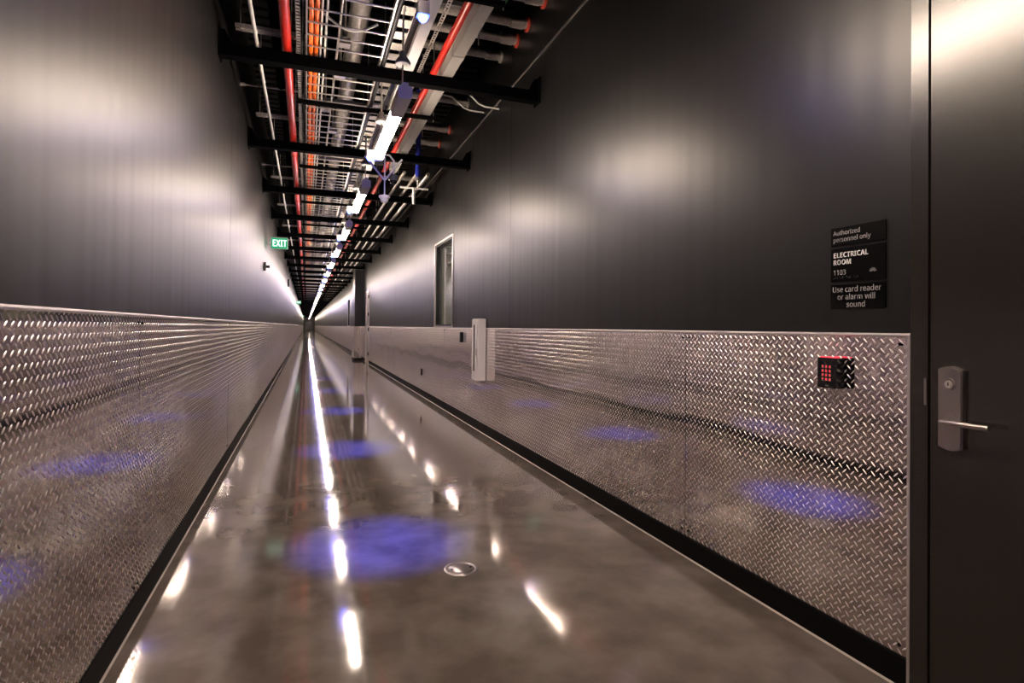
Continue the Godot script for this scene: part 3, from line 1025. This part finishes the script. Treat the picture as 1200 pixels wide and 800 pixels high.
func build_wall_things() -> void:
	# the three room signs; local z runs toward the door
	var zc := 1.840
	var wd := 0.258
	var s1 := thing("room_sign", "black sign plate reading Authorized personnel only, topmost beside the door", "sign", V(B, 1.782, zc))
	var st := S()
	box(st, Vector3(-0.003, 0, 0), Vector3(0.006, 0.080, wd))
	obj("plate", st, M.sign_black, s1)
	wall_text("Authorized", 0.027, M.sign_text_grey, s1, "lettering", Vector3(-0.0065, 0.016, -wd / 2 + 0.012))
	wall_text("personnel only", 0.027, M.sign_text_grey, s1, "lettering", Vector3(-0.0065, -0.013, -wd / 2 + 0.012))
	var s2 := thing("room_sign", "black sign plate reading ELECTRICAL ROOM 1103 beside the door", "sign", V(B, 1.658, zc))
	st = S()
	box(st, Vector3(-0.003, 0, 0), Vector3(0.006, 0.146, wd))
	obj("plate", st, M.sign_black, s2)
	wall_text("ELECTRICAL", 0.030, M.sign_text, s2, "lettering", Vector3(-0.0065, 0.043, -wd / 2 + 0.012), true)
	wall_text("ROOM", 0.030, M.sign_text, s2, "lettering", Vector3(-0.0065, 0.012, -wd / 2 + 0.012), true)
	wall_text("1103", 0.030, M.sign_text_grey, s2, "lettering", Vector3(-0.0065, -0.032, -wd / 2 + 0.012))
	st = S()
	for i in 14:
		if i in [6, 10]: continue
		for r in [0, 1]:
			if (i * 7 + r * 3) % 4 != 0:
				box(st, Vector3(-0.0065, -0.051 - r * 0.006, -wd / 2 + 0.016 + i * 0.009), Vector3(0.001, 0.003, 0.003))
	obj("braille_dots", st, M.sign_text_dim, s2).set_meta("kind", "stuff")
	# small faint fan-shaped emblem at the plate's lower corner
	st = S()
	for i in 7:
		var an := PI * (0.10 + 0.80 * i / 6.0)
		var d := Vector3(0, sin(an), -cos(an))
		tube(st, Vector3(-0.006, -0.041, 0.075) + d * 0.005, Vector3(-0.006, -0.041, 0.075) + d * 0.017, 0.0016, 6)
	obj("emblem", st, M.sign_text_grey, s2)
	var s3 := thing("room_sign", "black sign plate reading Use card reader or alarm will sound", "sign", V(B, 1.5215, zc))
	st = S()
	box(st, Vector3(-0.003, 0, 0), Vector3(0.006, 0.105, wd))
	obj("plate", st, M.sign_black, s3)
	var rows := ["Use card reader", "or alarm will", "sound"]
	for i in 3:
		wall_text(rows[i], 0.0325, M.sign_text_grey, s3, "lettering", Vector3(-0.0065, 0.030 - i * 0.0325, -0.004), false, HORIZONTAL_ALIGNMENT_CENTER)
	# card reader with keypad
	var cr := thing("card_reader", "black card reader with glowing red keypad on the tread plate beside the door", "card reader", V(B - 0.008, 1.19, 1.945))
	st = S()
	bevel_box(st, Vector3(-0.022, 0, 0), Vector3(0.044, 0.132, 0.10), 0.006, 0)
	obj("housing", st, M.black_plastic, cr)
	st = S()
	box(st, Vector3(-0.030, 0.0665, 0.0), Vector3(0.026, 0.007, 0.075))
	obj("light_bar", st, M.red_led_bar, cr, "glowing red light bar")
	for r in 4:
		for c in 3:
			var key := S()
			box(key, Vector3(-0.0445, 0.027 - r * 0.0185, -0.022 + c * 0.0185), Vector3(0.002, 0.0125, 0.0105))
			var ko := obj("key", key, M.grey_plastic, cr)
			wall_text(["1", "2", "3", "4", "5", "6", "7", "8", "9", "*", "0", "#"][r * 3 + c], 0.014, M.red_led_key, ko, "digit", Vector3(-0.046, 0.027 - r * 0.0185, -0.022 + c * 0.0185), true, HORIZONTAL_ALIGNMENT_CENTER)
	st = S()
	box(st, Vector3(-0.0443, -0.055, 0.0), Vector3(0.001, 0.006, 0.016))
	obj("badge", st, M.sign_text_dim, cr)
	# white wall cabinet straddling the wainscot cap
	var cab := thing("wall_cabinet", "tall white metal cabinet with a dark vertical slot window across the wainscot cap", "cabinet", V(B - 0.012, 1.085, 7.33))
	st = S()
	bevel_box(st, Vector3(-0.05, 0, 0), Vector3(0.10, 0.80, 0.27), 0.008, 0)
	obj("body", st, M.white_enamel, cab)
	st = S()
	bevel_box(st, Vector3(-0.106, 0, 0), Vector3(0.012, 0.78, 0.25), 0.008, 0)
	var cd := obj("cabinet_door", st, M.white_enamel, cab)
	st = S()
	box(st, Vector3(-0.1128, 0.02, -0.02), Vector3(0.002, 0.6, 0.05))
	obj("slot_pane", st, M.black_plastic, cd, "dark vertical glass slot")
	st = S()
	box(st, Vector3(-0.118, -0.03, 0.10), Vector3(0.012, 0.09, 0.014))
	obj("pull", st, M.brushed_steel, cd)
	# small wall devices on the tread plate
	var dv := thing("wall_switch_box", "small dark upright box on the tread plate below the window", "switch", V(B - 0.009, 1.225, 8.38))
	st = S()
	bevel_box(st, Vector3(-0.02, 0, 0), Vector3(0.04, 0.15, 0.07), 0.006, 0)
	obj("box_body", st, M.black_plastic, dv)
	st = S()
	box(st, Vector3(-0.042, 0.01, 0), Vector3(0.006, 0.04, 0.02))
	obj("toggle", st, M.grey_plastic, dv)
	var ou := thing("wall_outlet", "small dark outlet plate low on the tread plate past the window", "outlet", V(B - 0.009, 0.48, 11.55))
	st = S()
	bevel_box(st, Vector3(-0.01, 0, 0), Vector3(0.02, 0.13, 0.08), 0.006, 0)
	obj("cover_plate", st, M.black_plastic, ou)
	for h in [-0.03, 0.03]:
		st = S()
		bevel_box(st, Vector3(-0.0205, h, 0), Vector3(0.002, 0.035, 0.03), 0.008, 0)
		obj("socket", st, M.grey_plastic, ou)
	# horn device on the unbroken wall
	var hn := thing("wall_strobe", "small dark alarm strobe on the unbroken wall below the nearest exit sign", "alarm", V(-A, 2.42, 11.35))
	st = S()
	bevel_box(st, Vector3(0.02, 0, 0), Vector3(0.04, 0.15, 0.11), 0.008, 0)
	obj("body", st, M.grey_plastic, hn)
	st = S()
	bevel_box(st, Vector3(0.07, 0.0, 0), Vector3(0.06, 0.045, 0.05), 0.01, 0)
	obj("lens", st, M.black_plastic, hn)
	var bx := thing("wall_bracket_box", "narrow dark upright box high on the unbroken wall past the strobe", "box", V(-A, 3.09, 25.3))
	st = S()
	bevel_box(st, Vector3(0.03, 0, 0), Vector3(0.06, 0.3, 0.1), 0.008, 0)
	obj("body", st, M.black_plastic, bx)
	# exit signs on wall brackets
	var ez := [12.3, 43.0, 106.0]
	var en := ["glowing green EXIT sign above the dark wall strobe", "glowing green EXIT sign far down the wall, second along the corridor", "tiny glowing green EXIT sign near the corridor's end"]
	for i in 3:
		var ex := thing("exit_sign", en[i], "sign", V(-0.515, 2.975, ez[i]))
		st = S()
		bevel_box(st, Vector3(0, 0, -0.013), Vector3(0.31, 0.225, 0.026), 0.012, 2)
		obj("housing", st, M.white_plastic, ex)
		st = S()
		box(st, Vector3(0, 0, 0.002), Vector3(0.295, 0.21, 0.004))
		var pn := obj("sign_panel", st, M.exit_sign_green, ex)
		var tm := TextMesh.new()
		var f := SystemFont.new()
		f.font_names = PackedStringArray(["Droid Sans"])
		f.font_weight = 700
		tm.font = f
		tm.text = "EXIT"
		tm.font_size = 64
		tm.pixel_size = 0.165 / 64.0 * 0.76
		tm.depth = 0.002
		var o := put("letters", tm, M.exit_sign_letter, pn)
		o.position = Vector3(0, 0, 0.005)
		o.scale = Vector3(1.0, 1.45, 1.0)
		st = S()
		box(st, Vector3(-0.185, 0.0, -0.013), Vector3(0.065, 0.05, 0.022))
		obj("bracket", st, M.white_plastic, ex)
	# round floor cleanout cover
	var fc := thing("floor_cleanout_cover", "round pale metal cover set flush in the concrete floor", "floor cover", V(0.85, 0, 3.24))
	st = S()
	lathe(st, Vector3.ZERO, [Vector2(0.098, 0.0), Vector2(0.096, 0.0025), Vector2(0.080, 0.0025), Vector2(0.078, 0.0012), Vector2(0.075, 0.0012)], 40)
	obj("ring", st, M.brushed_steel, fc)
	st = S()
	lathe(st, Vector3.ZERO, [Vector2(0.075, 0.0005), Vector2(0.073, 0.003), Vector2(0.0, 0.0032)], 40)
	obj("lid", st, M.brushed_steel, fc)
	for s in [-1, 1]:
		st = S()
		tube(st, Vector3(s * 0.055, 0.003, 0), Vector3(s * 0.055, 0.0042, 0), 0.007, 8)
		obj("screw", st, M.black_steel, fc)
